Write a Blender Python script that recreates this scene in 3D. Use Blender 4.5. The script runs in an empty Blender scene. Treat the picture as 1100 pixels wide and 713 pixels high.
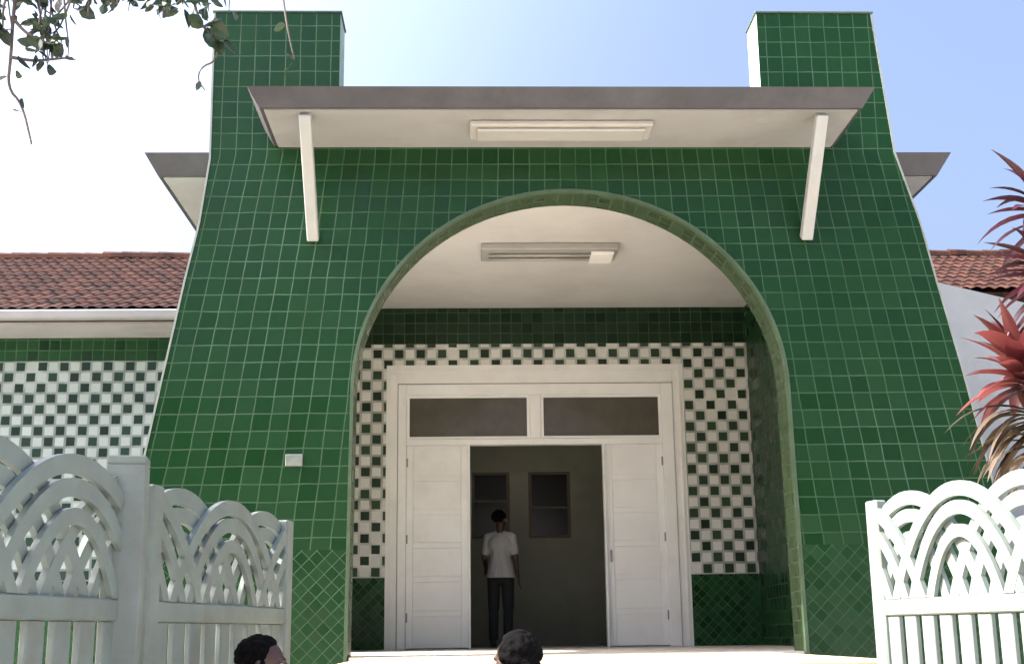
import bpy, bmesh, math, random
from mathutils import Vector, Matrix, noise
from mathutils.geometry import tessellate_polygon
random.seed(11)
R = math.radians
scene = bpy.context.scene
COL = scene.collection

# ------------------------------------------------------------------ helpers
def link(o, parent=None):
    COL.objects.link(o)
    if parent is not None:
        o.parent = parent
    return o

def obj(name, bm, mats, parent=None, smooth=False, recalc=True):
    if recalc:
        bmesh.ops.recalc_face_normals(bm, faces=bm.faces)
    me = bpy.data.meshes.new(name)
    bm.to_mesh(me); bm.free()
    for m in (mats if isinstance(mats, (list, tuple)) else [mats]):
        me.materials.append(m)
    if smooth:
        for p in me.polygons: p.use_smooth = True
    return link(bpy.data.objects.new(name, me), parent)

def thing(name, label, cat, loc=(0, 0, 0), rz=0, group=None):
    o = bpy.data.objects.new(name, None)
    o.location = loc; o.rotation_euler = (0, 0, rz)
    link(o)
    return tag(o, label, cat, group)

def tag(o, label=None, cat=None, group=None, kind=None):
    if label: o['label'] = label
    if cat: o['category'] = cat
    if group: o['group'] = group
    if kind: o['kind'] = kind
    return o

def box(bm, x0, x1, y0, y1, z0, z1, mi=0, bev=0.0):
    b = bmesh.new()
    v = [b.verts.new((x, y, z)) for x in (x0, x1) for y in (y0, y1) for z in (z0, z1)]
    for f in ((0, 1, 3, 2), (4, 6, 7, 5), (0, 4, 5, 1), (2, 3, 7, 6), (0, 2, 6, 4), (1, 5, 7, 3)):
        b.faces.new([v[i] for i in f])
    if bev > 0:
        bmesh.ops.bevel(b, geom=b.edges[:], offset=bev, segments=1, affect='EDGES', profile=0.5)
    bmesh.ops.recalc_face_normals(b, faces=b.faces)
    for f in b.faces: f.material_index = mi
    merge(bm, b)

def merge(bm, b):
    m = bpy.data.meshes.new('tmp'); b.to_mesh(m); b.free()
    bm.from_mesh(m); bpy.data.meshes.remove(m)

def B(*args, **k):
    bm = bmesh.new(); box(bm, *args, **k); return bm

def prism(bm, pts, y0, y1, mi_front=0, mi_side=0):
    """pts: (x,z) outline, extruded from y0 to y1. returns side faces in outline order"""
    f = [bm.verts.new((x, y0, z)) for x, z in pts]
    k = [bm.verts.new((x, y1, z)) for x, z in pts]
    a = bm.faces.new(f); a.material_index = mi_front
    b = bm.faces.new(list(reversed(k))); b.material_index = mi_side
    sides = []
    n = len(pts)
    for i in range(n):
        q = bm.faces.new((f[i], k[i], k[(i + 1) % n], f[(i + 1) % n])); q.material_index = mi_side
        sides.append(q)
    return a, b, sides

def tube(bm, pts, rads, n=8, cap=True):
    rings = []
    pts = [Vector(p) for p in pts]
    for i, p in enumerate(pts):
        d = (pts[min(i + 1, len(pts) - 1)] - pts[max(i - 1, 0)]).normalized()
        ref = Vector((0, 0, 1)) if abs(d.z) < .9 else Vector((1, 0, 0))
        a = d.cross(ref).normalized(); b = d.cross(a)
        r = rads[i] if isinstance(rads, (list, tuple)) else rads
        rings.append([bm.verts.new(p + a * (r * math.cos(2 * math.pi * k / n)) + b * (r * math.sin(2 * math.pi * k / n))) for k in range(n)])
    for i in range(len(rings) - 1):
        for k in range(n):
            bm.faces.new((rings[i][k], rings[i][(k + 1) % n], rings[i + 1][(k + 1) % n], rings[i + 1][k]))
    if cap:
        bm.faces.new(rings[0][::-1]); bm.faces.new(rings[-1])

def ellipsoid(bm, c, r, rot=None, seg=16):
    M = Matrix.Translation(c) @ (rot.to_4x4() if rot else Matrix.Identity(4)) @ Matrix.Diagonal((r[0], r[1], r[2], 1))
    bmesh.ops.create_uvsphere(bm, u_segments=seg, v_segments=seg // 2 + 2, radius=1, matrix=M)

# ------------------------------------------------------------------ node helpers
class NT:
    def __init__(s, name):
        s.m = bpy.data.materials.new(name); s.m.use_nodes = True
        s.t = s.m.node_tree; s.p = s.t.nodes['Principled BSDF']
    def n(s, typ, **k):
        x = s.t.nodes.new(typ)
        for a, b in k.items(): setattr(x, a, b)
        return x
    def l(s, a, b): s.t.links.new(a, b)
    def put(s, sock, v):
        if hasattr(v, 'is_output'): s.l(v, sock)
        else: sock.default_value = v
    def math(s, op, a, b=0.0, c=None):
        x = s.n('ShaderNodeMath', operation=op)
        s.put(x.inputs[0], a); s.put(x.inputs[1], b)
        if c is not None: s.put(x.inputs[2], c)
        return x.outputs[0]
    def mix(s, f, a, b):
        x = s.n('ShaderNodeMix', data_type='RGBA')
        s.put(x.inputs['Factor'], f)
        s.put(x.inputs[6], a if hasattr(a, 'is_output') else (*a, 1))
        s.put(x.inputs[7], b if hasattr(b, 'is_output') else (*b, 1))
        return x.outputs[2]
    def xyz(s):
        c = s.n('ShaderNodeTexCoord'); q = s.n('ShaderNodeSeparateXYZ')
        s.l(c.outputs['Object'], q.inputs[0]); return c.outputs['Object'], q.outputs
    def noise(s, vec, scale, detail=4, rough=.55):
        x = s.n('ShaderNodeTexNoise'); x.inputs['Scale'].default_value = scale
        x.inputs['Detail'].default_value = detail; x.inputs['Roughness'].default_value = rough
        s.l(vec, x.inputs['Vector']); return x.outputs['Fac']
    def ramp(s, f, lo, hi):
        x = s.n('ShaderNodeMapRange'); s.put(x.inputs[0], f)
        x.inputs[1].default_value = lo; x.inputs[2].default_value = hi; x.clamp = True
        return x.outputs[0]
    def bump(s, h, strength=.2, dist=.01, normal=None):
        x = s.n('ShaderNodeBump'); x.inputs['Strength'].default_value = strength
        x.inputs['Distance'].default_value = dist; s.l(h, x.inputs['Height'])
        if normal is not None: s.l(normal, x.inputs['Normal'])
        return x.outputs[0]

def plain(name, col, rough=.6, var=.12, scale=6, dirt=None, dirt_amt=.4, bump=.15, metallic=0.0, spec=.5, bscale=60):
    t = NT(name); v, _ = t.xyz()
    a = t.noise(v, scale, 5)
    c = t.mix(t.ramp(a, .3, .7), tuple(x * (1 - var) for x in col), tuple(min(1, x * (1 + var)) for x in col))
    if dirt:
        d = t.noise(v, scale * .45, 8, .7)
        c = t.mix(t.math('MULTIPLY', t.ramp(d, .5, .72), dirt_amt), c, dirt)
    t.put(t.p.inputs['Base Color'], c)
    t.p.inputs['Roughness'].default_value = rough
    t.p.inputs['Metallic'].default_value = metallic
    t.p.inputs['Specular IOR Level'].default_value = spec
    if bump: t.l(t.bump(t.noise(v, bscale, 4), bump, .006), t.p.inputs['Normal'])
    return t.m

def tile(name, dark, pitch, grout, gw=.045, light=None, axis='x', diag_below=None, diag=False, dp=.09,
         flare=None, arcv=None, off=(0, 0), rough=.22, tilt=.03, var=.35, tint=None):
    """glazed square tile with grout lines; light given = chequer; flare=(xc,z0,hw,slope): joints follow battered edges"""
    t = NT(name); vec, q = t.xyz()
    x = q[0] if axis == 'x' else q[1]; z = q[2]
    x0, z0 = x, z
    x = t.math('SUBTRACT', x, off[0]); z = t.math('SUBTRACT', z, off[1])
    if flare:
        xc, zk, hw, sl = flare
        dz = t.math('MAXIMUM', t.math('SUBTRACT', zk, z0), 0)
        w = t.math('ADD', 1.0, t.math('MULTIPLY', dz, sl / hw))
        x = t.math('MULTIPLY', t.math('DIVIDE', t.math('SUBTRACT', x0, xc), w), 1.085)
    x = t.math('ADD', x, t.math('MULTIPLY', t.math('SUBTRACT', t.noise(vec, 2.3, 3), .5), .022))
    z = t.math('ADD', z, t.math('MULTIPLY', t.math('SUBTRACT', t.noise(vec, 2.9, 3), .5), .018))
    if arcv:
        xc, zs, rad = arcv
        ang = t.math('ARCTAN2', t.math('MAXIMUM', t.math('SUBTRACT', z0, zs), 0), t.math('ABSOLUTE', t.math('SUBTRACT', x0, xc)))
        wob = x0
        x0 = q[1]
        z = t.math('ADD', t.math('MINIMUM', z0, zs), t.math('MULTIPLY', ang, rad)); x = q[1]
    u = t.math('DIVIDE', x, pitch); v = t.math('DIVIDE', z, pitch)
    if diag or diag_below is not None:
        xd = t.math('SUBTRACT', x0, off[0])
        s2 = 1 / (math.sqrt(2) * (pitch if diag else dp))
        ud = t.math('MULTIPLY', t.math('ADD', xd, z), s2); vd = t.math('MULTIPLY', t.math('SUBTRACT', z, xd), s2)
        if diag: u, v = ud, vd
        else:
            k = t.math('LESS_THAN', z0, diag_below); ik = t.math('SUBTRACT', 1, k)
            u = t.math('ADD', t.math('MULTIPLY', u, ik), t.math('MULTIPLY', ud, k))
            v = t.math('ADD', t.math('MULTIPLY', v, ik), t.math('MULTIPLY', vd, k))
    fu, fv = t.math('FLOOR', u), t.math('FLOOR', v)
    eu = t.math('ABSOLUTE', t.math('SUBTRACT', t.math('SUBTRACT', u, fu), .5))
    ev = t.math('ABSOLUTE', t.math('SUBTRACT', t.math('SUBTRACT', v, fv), .5))
    e = t.math('MAXIMUM', eu, ev)
    g = t.ramp(e, .5 - gw, .5 - gw * .55)                      # 1 in the grout
    cmb = t.n('ShaderNodeCombineXYZ'); t.l(fu, cmb.inputs[0]); t.l(fv, cmb.inputs[1])
    wn = t.n('ShaderNodeTexWhiteNoise', noise_dimensions='3D'); t.l(cmb.outputs[0], wn.inputs['Vector'])
    lo = tuple(c * (1 - var) for c in dark); hi = tuple(c * (1 + var) for c in dark)
    if tint: hi = tint
    c = t.mix(wn.outputs['Value'], lo, hi)
    if light:
        par = t.math('ABSOLUTE', t.math('MODULO', t.math('ADD', fu, fv), 2))
        lc = t.mix(wn.outputs['Value'], tuple(k * .9 for k in light), light)
        c = t.mix(t.math('LESS_THAN', par, .5), c, lc)
    # grime streaks: large uneven wash
    wsh = t.ramp(t.noise(vec, 1.1, 6, .65), .35, .75)
    c = t.mix(t.math('MULTIPLY', wsh, .22), c, tuple(k * .55 + .01 for k in dark))
    gn = t.mix(t.math('MULTIPLY', t.ramp(t.noise(vec, 3.0, 4), .3, .65), t.ramp(t.noise(vec, .55, 3), .30, .62)), tuple(k * .30 + d * .7 for k, d in zip(grout, dark)), grout)
    c = t.mix(g, c, gn)
    t.put(t.p.inputs['Base Color'], c)
    rr = t.math('ADD', t.math('MULTIPLY', wn.outputs['Value'], .16), rough)
    t.p.inputs['Specular IOR Level'].default_value = .22
    t.put(t.p.inputs['Roughness'], t.math('ADD', t.math('MULTIPLY', g, .6), t.math('MULTIPLY', rr, t.math('SUBTRACT', 1, g))))
    geo = t.n('ShaderNodeNewGeometry')
    sub = t.n('ShaderNodeVectorMath', operation='SUBTRACT'); t.l(wn.outputs['Color'], sub.inputs[0]); sub.inputs[1].default_value = (.5, .5, .5)
    sc = t.n('ShaderNodeVectorMath', operation='SCALE'); t.l(sub.outputs[0], sc.inputs[0]); sc.inputs['Scale'].default_value = tilt
    ad = t.n('ShaderNodeVectorMath', operation='ADD'); t.l(geo.outputs['Normal'], ad.inputs[0]); t.l(sc.outputs[0], ad.inputs[1])
    nm = t.n('ShaderNodeVectorMath', operation='NORMALIZE'); t.l(ad.outputs[0], nm.inputs[0])
    h = t.math('SUBTRACT', t.math('MULTIPLY', t.noise(vec, 14, 2), .25), g)
    t.l(t.bump(h, .35, .004, nm.outputs[0]), t.p.inputs['Normal'])
    return t.m

def leafmat(name, a, b, rough=.5, trans=.25):
    t = NT(name); g = t.n('ShaderNodeNewGeometry')
    c = t.mix(g.outputs['Random Per Island'], a, b)
    t.put(t.p.inputs['Base Color'], c); t.p.inputs['Roughness'].default_value = rough
    out = t.t.nodes['Material Output']
    tr = t.n('ShaderNodeBsdfTranslucent'); t.l(c, tr.inputs['Color'])
    mx = t.n('ShaderNodeMixShader'); mx.inputs[0].default_value = trans
    t.l(t.p.outputs[0], mx.inputs[1]); t.l(tr.outputs[0], mx.inputs[2]); t.l(mx.outputs[0], out.inputs[0])
    return t.m

def glass_dark(name, col=(.03, .032, .03), rough=.12):
    t = NT(name); v, _ = t.xyz()
    t.put(t.p.inputs['Base Color'], t.mix(t.ramp(t.noise(v, 4, 4), .3, .7), col, tuple(c * 1.4 for c in col)))
    t.p.inputs['Roughness'].default_value = rough
    t.p.inputs['Specular IOR Level'].default_value = .5
    return t.m

# ------------------------------------------------------------------ key dimensions (metres; camera stands at the origin, eye 1.6)
YF, YFB = 10.8, 11.2          # facade slab, front and back
YB = 16.0                     # entrance wall of the main building
FL = 1.43                     # raised porch floor
PT = .15; CT = .137           # tile pitches
GREEN = (.0065, .037, .0105)
GROUT = (.055, .115, .065)

M = {}
M['tile_facade'] = tile('green glazed facade tile', GREEN, PT, GROUT, flare=(.83, 5.8, 3.1, .18), diag_below=2.30, var=.14, rough=.17, tilt=.035, gw=.04)
M['tile_reveal'] = tile('green reveal tile', (.026, .052, .02), .12, (.07, .11, .06), axis='x', gw=.06, var=.15, arcv=(.885, 3.66, 1.84))
M['tile_trim'] = plain('pale green bullnose edge', (.05, .085, .045), .35, .2, 8)
M['tile_band'] = tile('green band tile', (.008, .026, .010), CT, (.06, .10, .055), off=(.0, .02), var=.2)
M['tile_side'] = tile('green side wall tile', GREEN, PT, GROUT, axis='y', off=(0, .02))
M['tile_dado'] = tile('green diamond dado tile', (.007, .045, .012), .088, (.08, .16, .07), diag=True, gw=.05)
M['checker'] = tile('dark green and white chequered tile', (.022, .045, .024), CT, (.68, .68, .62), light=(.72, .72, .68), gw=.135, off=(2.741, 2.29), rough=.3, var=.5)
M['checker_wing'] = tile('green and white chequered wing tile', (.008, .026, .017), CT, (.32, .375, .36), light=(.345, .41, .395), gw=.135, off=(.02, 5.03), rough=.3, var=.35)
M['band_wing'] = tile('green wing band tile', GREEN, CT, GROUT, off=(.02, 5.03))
M['white'] = plain('white wall paint', (.225, .25, .26), .75, .06, 3, (.42, .40, .34), .35)
M['cream'] = plain('stained soffit paint', (.27, .275, .268), .8, .05, 2, (.17, .16, .14), .55)
M['ceil'] = plain('pale plaster ceiling', (.60, .595, .58), .85, .05, 1.5, (.40, .37, .33), .4)
M['surround'] = plain('off white door surround', (.78, .775, .74), .7, .05, 2.5, (.45, .42, .34), .3)
M['fascia'] = plain('dark weathered fascia paint', (.045, .045, .048), .6, .2, 4, (.08, .078, .075), .5)
M['metal_white'] = plain('white painted steel', (.34, .36, .345), .45, .05, 6, (.4, .36, .3), .4)
M['door'] = plain('white gloss door paint', (.82, .82, .80), .4, .04, 2, (.5, .48, .42), .3, bump=.05)
M['pane'] = glass_dark('dusty dark window glass', (.075, .068, .055), .14)
M['pane_dark'] = glass_dark('dark indoor glass', (.01, .01, .009), .2)
M['hall'] = plain('dull hall wall paint', (.40, .41, .33), .8, .1, 2, (.18, .16, .1), .4)
M['hallframe'] = plain('dark hall window frame', (.16, .14, .1), .6)
M['floor'] = plain('porch floor tile', (.52, .495, .42), .5, .12, 5)
M['step'] = plain('pale cream step concrete', (.54, .44, .26), .7, .08, 4, (.38, .33, .24), .35)
M['ground'] = plain('pale sandy yard ground', (.50, .475, .42), .95, .15, .7, (.36, .335, .29), .5, bump=.5, bscale=14)
M['path'] = plain('worn concrete path', (.55, .525, .46), .9, .12, 1.5, (.25, .23, .2), .5, bump=.4, bscale=25)
M['gate'] = plain('weathered white gate paint', (.175, .215, .19), .6, .12, 5, (.14, .13, .10), .7, bscale=30)
M['gutter'] = plain('grey eaves gutter', (.22, .225, .22), .5, .1, 3)
M['diff'] = plain('lamp diffuser', (.34, .345, .33), .45, .04, 3)
M['lampbody'] = plain('lamp housing', (.36, .355, .33), .5, .06, 3)
M['glint_white'] = plain('white lamp glint', (.9, .9, .86), .15, .02, 3, bump=0)
M['strip'] = plain('pale edge render', (.22, .26, .23), .6)
M['plaque'] = plain('white enamel plaque', (.14, .175, .15), .4, .06, 8, (.3, .3, .28), .5)
M['bark'] = plain('grey brown bark', (.10, .08, .065), .9, .35, 8, bump=.8, bscale=30)
M['leaf'] = leafmat('dark broad leaf', (.014, .028, .018), (.038, .065, .03))
M['leaf_red'] = leafmat('red strap leaf', (.06, .010, .012), (.20, .055, .050), .35, .3)
M['leaf_purple'] = leafmat('purple strap leaf', (.016, .007, .011), (.06, .014, .022), .4, .25)
M['leaf_dry'] = leafmat('dry brown strap leaf', (.02, .014, .008), (.09, .062, .034), .7, .2)
M['stem'] = plain('brown plant stem', (.14, .09, .055), .85, .3, 12)
M['skin'] = plain('dark brown skin', (.06, .030, .019), .5, .1, 9, bump=.05)
M['hair'] = plain('black hair', (.003, .0027, .0027), .85, .3, 40, bump=.9, bscale=150, spec=.07)
M['eye'] = plain('eye white', (.7, .66, .6), .3, .02, 3, bump=0)
M['lips'] = plain('lip skin', (.07, .025, .022), .45, .1, 9, bump=0)
M['cloth_white'] = plain('white shirt cloth', (.34, .34, .35), .85, .06, 5, bump=.8, bscale=11)
M['cloth_dark'] = plain('dark trouser cloth', (.012, .014, .016), .85, .2, 5, bump=.3, bscale=20)
M['cloth_blue'] = plain('faded blue cloth', (.10, .16, .26), .85, .1, 5, bump=.3, bscale=20)
M['cloth_ochre'] = plain('ochre cloth', (.30, .17, .06), .85, .1, 5, bump=.3, bscale=20)
M['shoe'] = plain('black shoe leather', (.015, .013, .012), .5, .1, 5)

def roofmat():
    t = NT('weathered clay roof tile'); vec, q = t.xyz()
    fu = t.math('FLOOR', t.math('DIVIDE', q[0], .16)); fv = t.math('FLOOR', t.math('DIVIDE', q[1], .32))
    c = t.n('ShaderNodeCombineXYZ'); t.l(fu, c.inputs[0]); t.l(fv, c.inputs[1])
    wn = t.n('ShaderNodeTexWhiteNoise', noise_dimensions='3D'); t.l(c.outputs[0], wn.inputs['Vector'])
    a = t.mix(wn.outputs['Value'], (.024, .0105, .008), (.066, .028, .018))
    b = t.mix(t.math('MULTIPLY', t.ramp(t.noise(vec, 2.2, 7, .7), .48, .7), .65), a, (.026, .018, .016))
    t.put(t.p.inputs['Base Color'], b); t.p.inputs['Roughness'].default_value = .9; t.p.inputs['Specular IOR Level'].default_value = .15
    t.l(t.bump(t.noise(vec, 40, 4), .4, .01), t.p.inputs['Normal'])
    return t.m
M['roof'] = roofmat()

# ------------------------------------------------------------------ ground
gb = bmesh.new()
vs = [gb.verts.new(p) for p in ((-400, -400, 0), (400, -400, 0), (400, 400, 0), (-400, 400, 0))]
gb.faces.new(vs)
tag(obj('ground', gb, M['ground']), kind='structure')
pb = B(-.9, 2.5, -3.0, 5.55, -.05, .006)
tag(obj('path', pb, M['path']), kind='structure')

# ------------------------------------------------------------------ porch (tiled entrance block)
porch = thing('entrance_porch', 'green tiled entrance porch with wide arch, two square pylons and flat roof', 'porch', (.83, YF, 0))
def pobj(name, bm, mats, par=None, **k):
    """mesh is written in world metres; shift to the parent's origin"""
    o = obj(name, bm, mats, None, **k)
    o.parent = porch if par is None else par
    o.matrix_parent_inverse = Matrix.Translation((-.83, -YF, 0)) if par is None else Matrix.Identity(4)
    return o

AC, AA, AZ, AB = .885, 1.88, 3.66, 1.785      # arch centre, half width, springing, rise
arch = []
for i in range(49):
    a = math.pi * i / 48
    arch.append((AC + AA * math.cos(a), AZ + AB * math.sin(a)))      # right to left
left = [(-3.26, 0), (-2.758, 3.015), (-2.62, 3.81), (-2.475, 4.64), (-2.375, 5.15), (-2.305, 5.75), (-2.32, 7.175)]
right = [(3.775, 7.185), (3.885, 5.82), (4.065, 5.14), (4.16, 4.62), (4.325, 3.77), (4.465, 2.955), (4.98, 0)]
outline = left + [(-1.164, 7.175), (-1.164, 6.10), (2.691, 6.10), (2.691, 7.185)] + right
outline += [(AC + AA + .03, 0)] + arch + [(AC - AA - .03, 0)]
bm = bmesh.new()
fr, bk, sides = prism(bm, outline, YF, YFB, 0, 1)
nL = len(left)
for i in range(len(outline)):
    p = outline[i]
    if abs(p[0] - AC) < AA + .06 and p[1] < 5.6: sides[i].material_index = 2
sides[-1].material_index = 1
nO = len(outline)
bm.verts.ensure_lookup_table()
fv, bv = list(bm.verts[:nO]), list(bm.verts[nO:2 * nO])
bmesh.ops.delete(bm, geom=[fr, bk], context='FACES_ONLY')
for tri in tessellate_polygon([[Vector((x, z, 0)) for x, z in outline]]):
    bm.faces.new([fv[i] for i in tri]).material_index = 0
    bm.faces.new([bv[i] for i in tri]).material_index = 1
M['mint'] = plain('pale mint render', (.30, .40, .34), .8, .08, 4, (.2, .25, .2), .4)
facade = pobj('facade', bm, [M['tile_facade'], M['mint'], M['tile_reveal']])
# pale bullnose rim round the arch, 3 mm proud
rim = bmesh.new()
path_o = [(AC + AA + .034 + .0, 0)] + arch + [(AC - AA - .034, 0)]
def offs(p, d):
    x, z = p
    if z <= AZ: return (x + (d if x > AC else -d), z)
    v = Vector(((x - AC) / AA, (z - AZ) / AB)).normalized()
    return (x + v.x * d, z + v.y * d)
ring = []
for p in path_o:
    a = offs(p, -.006); b = offs(p, .022)
    ring.append([rim.verts.new((a[0], YF + .05, a[1])), rim.verts.new((a[0], YF - .006, a[1])), rim.verts.new((b[0], YF - .006, b[1])), rim.verts.new((b[0], YF + .05, b[1]))])
for i in range(len(ring) - 1):
    for k in range(4):
        rim.faces.new((ring[i][k], ring[i][(k + 1) % 4], ring[i + 1][(k + 1) % 4], ring[i + 1][k]))
pobj('arch_trim', rim, M['tile_trim'])
# white rendered margin strips along the battered edges and pylon heads
for edge, s in ((left, 1), (right, -1)):
    mg = bmesh.new()
    pts = edge if s > 0 else edge[::-1]
    prev = None
    for p in pts:
        q = [mg.verts.new((p[0] - s * .004, YF - .005, p[1])), mg.verts.new((p[0] + s * .013, YF - .005, p[1])),
             mg.verts.new((p[0] + s * .013, YF + .02, p[1])), mg.verts.new((p[0] - s * .004, YF + .02, p[1]))]
        if prev:
            for k in range(4): mg.faces.new((prev[k], prev[(k + 1) % 4], q[(k + 1) % 4], q[k]))
        prev = q
    pobj('edge_strip', mg, M['strip'])
# pylon cappings
for x0, x1, z in ((-2.335, -1.15, 7.18), (2.677, 3.79, 7.19)):
    pobj('pylon_cap', B(x0, x1, YF - .012, YFB + .012, z, z + .018, bev=.004), M['tile_trim'])
# side walls, ceiling, floor, roof slab
b = bmesh.new(); box(b, 3.585, 3.835, YFB + .002, YB - .03, 0, 5.70, 0)
pobj('side_wall', b, M['tile_side'])
# out-of-view left side wall; assumed arch added to let sun brighten the porch
b = bmesh.new(); yc, ya_, zs_ = 12.75, 1.2, 3.1
side = [(YFB + .002, 0), (YFB + .002, 5.70), (YB - .03, 5.70), (YB - .03, 0), (yc + ya_, 0)]
side += [(yc + ya_ * math.cos(math.pi * i / 24), zs_ + 1.25 * math.sin(math.pi * i / 24)) for i in range(25)] + [(yc - ya_, 0)]
n = len(side)
fv = [b.verts.new((-1.94, y, z)) for y, z in side]; bv = [b.verts.new((-2.19, y, z)) for y, z in side]
for tri in tessellate_polygon([[Vector((y, z, 0)) for y, z in side]]):
    b.faces.new([fv[i] for i in tri]); b.faces.new([bv[i] for i in tri])
for i in range(n): b.faces.new((fv[i], bv[i], bv[(i + 1) % n], fv[(i + 1) % n]))
pobj('side_wall', b, M['tile_side'])
pobj('ceiling', B(-1.94, 3.585, YFB + .003, YB - .018, 5.70, 5.785), M['ceil'])
b = bmesh.new(); box(b, -1.94, 3.585, YFB + .003, YB - .018, 0, FL)
box(b, AC - AA + .0, AC + AA, YF + .004, YFB + .0, 0, FL - .001)
box(b, -2.19, -1.941, yc - ya_ + .002, yc + ya_ - .002, 0, FL - .001)
pobj('porch_floor', b, M['floor'])
slab = pobj('roof_slab', B(-2.85, 4.43, 11.385, YB - .06, 5.79, 5.96), M['cream'])
def fascia_ring(b, x0, x1, y0, y1, z0, z1, inset, back_inset=0.0, t=.03):
    # sloping eaves board: open box narrower at the bottom, with a thin top sheet
    top = [(x0, y1), (x0, y0), (x1, y0), (x1, y1)]
    bot = [(x0 + inset, y1), (x0 + inset, y0 + inset), (x1 - inset, y0 + inset), (x1 - inset, y1)]
    def ins(p, k): return [(p[0][0] + k, p[0][1]), (p[1][0] + k, p[1][1] + k), (p[2][0] - k, p[2][1] + k), (p[3][0] - k, p[3][1])]
    P = [[b.verts.new((x, y, z)) for x, y in q] for q, z in ((top, z1), (bot, z0), (ins(bot, t), z0), (ins(top, t), z1))]
    for i in range(3):
        for k in range(4):
            p, q = P[k], P[(k + 1) % 4]
            b.faces.new((p[i], p[i + 1], q[i + 1], q[i]))
b = bmesh.new(); fascia_ring(b, -3.0, 4.58, 11.235, YB - .06, 5.795, 5.985, .11)
box(b, -2.96, 4.54, 11.28, YB - .06, 5.965, 5.983)
fo = pobj('fascia', b, M['fascia'], slab)
# canopy above the arch
can = pobj('canopy', B(-1.695, 3.295, 9.965, YF - .004, 5.862, 5.985), M['cream'])
b = bmesh.new(); fascia_ring(b, -1.82, 3.42, 9.84, YF - .006, 5.872, 6.022, .09)
box(b, -1.78, 3.38, 9.885, YF - .006, 5.995, 6.018)
pobj('fascia', b, M['fascia'], can)
for x in (-1.36, 3.005):
    b = bmesh.new()
    w = .05
    p0, p1 = Vector((x, 10.02, 5.856)), Vector((x, YF - .04, 4.985))
    d = (p1 - p0).normalized(); nrm = Vector((0, -d.z, d.y)).normalized() * .045
    vv = []
    for p in (p0, p1):
        vv.append([b.verts.new(p + Vector((sx * w, 0, 0)) + sn * nrm) for sx, sn in ((-1, -1), (1, -1), (1, 1), (-1, 1))])
    for k in range(4): b.faces.new((vv[0][k], vv[0][(k + 1) % 4], vv[1][(k + 1) % 4], vv[1][k]))
    b.faces.new(vv[0][::-1]); b.faces.new(vv[1])
    bmesh.ops.bevel(b, geom=b.edges[:], offset=.008, segments=1, affect='EDGES')
    pobj('bracket', b, M['metal_white'], can)

# steps up to the porch
steps = thing('entrance_steps', 'pale cream steps and landing rising to the arch of the porch', 'steps', (.8, 7.5, 0))
def wobj(name, bm, mats, par, **k):
    bm.transform(Matrix.Translation(-Vector(par.location))) if par.rotation_euler.z == 0 else None
    return obj(name, bm, mats, par, **k)
wobj('landing', B(-.86, 2.46, 7.5, YF - .012, 0, FL - .002, bev=.012), M['step'], steps)
b = bmesh.new()
for i in range(7):
    z = FL * (7 - i) / 8
    box(b, -.86, 2.46, 7.5 - .3 * (i + 1), 7.499 - .3 * i, 0, z, bev=.01)
wobj('stair', b, M['step'], steps)

# lamps
def lamp(name, label, x0, x1, y0, y1, z, h, tubes):
    t = thing(name, label, 'light fitting', ((x0 + x1) / 2, (y0 + y1) / 2, z))
    wobj('housing', B(x0, x1, y0, y1, z - h, z - .002, bev=.012), M['lampbody'], t)
    if tubes:
        for yy in ((y0 * 2 + y1) / 3, (y0 + y1 * 2) / 3):
            b = bmesh.new(); tube(b, [(x0 + .08, yy, z - h - .022), (x1 - .12, yy, z - h - .022)], .016, 10)
            wobj('lamp_tube', b, M['lampbody'], t, smooth=True)
        wobj('end_glint', B(x1 - .30, x1 - .05, y0 + .05, y1 - .05, z - h - .045, z - h - .003, bev=.008), M['glint_white'], t)  # white block standing in for the fitting's end catching the light
    else:
        wobj('diffuser', B(x0 + .06, x1 - .06, y0 + .05, y1 - .05, z - h - .03, z - h - .002, bev=.01), M['diff'], t)
lamp('ceiling_light', 'long pale fluorescent light fitting under the front canopy', .02, 1.59, 10.16, 10.50, 5.862, .05, False)
lamp('ceiling_light', 'long grey fluorescent light fitting on the porch ceiling inside the arch', .14, 1.63, 13.15, 13.62, 5.70, .075, True)
# plaque on the facade
t = thing('wall_plaque', 'small white plaque fixed to the green tiles left of the arch', 'plaque', (-1.48, YF, 3.05))
b = B(-.073, .073, -.022, -.003, -.05, .05, bev=.005); obj('plate', b, M['plaque'], t)
for sx in (-.06, .06):
    b = bmesh.new(); tube(b, [(sx, -.021, 0), (sx, -.026, 0)], .005, 8); obj('screw', b, M['gutter'], t)

# ------------------------------------------------------------------ main building behind the porch
main = thing('main_building', 'long single storey building with clay tile roof and chequered tile walls behind the porch', 'building', (.83, YB, 0))
def mobj(name, bm, mats, par=None, **k):
    par = par or main
    off = Vector((.83, YB, 0))
    o = obj(name, bm, mats, par, **k)
    if par is main: o.matrix_parent_inverse = Matrix.Translation(-off)
    return o
WL, WR = -16.0, 19.0
T = .25
b = bmesh.new(); box(b, WL, -2.2, YB, YB + T, 0, 5.33); mobj('wall', b, M['white'])
b = bmesh.new()                                   # right wing: plain white wall with a falling top edge
prism(b, [(3.84, 0), (WR, 0), (WR, 4.6), (8.2, 5.52), (5.6, 6.17), (3.84, 6.17)], YB, YB + T)
mobj('wall', b, M['white'])['label'] = 'plain white wall with falling top edge'
b = bmesh.new()                                   # entrance wall with door opening
box(b, -2.2, -.90, YB, YB + T, 0, 5.78); box(b, 2.60, 3.84, YB, YB + T, 0, 5.78)
box(b, -.898, 2.598, YB, YB + T, 4.70, 5.78); box(b, -.898, 2.598, YB, YB + T, 0, FL - .01)
mobj('entrance_wall', b, M['white'])
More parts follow.
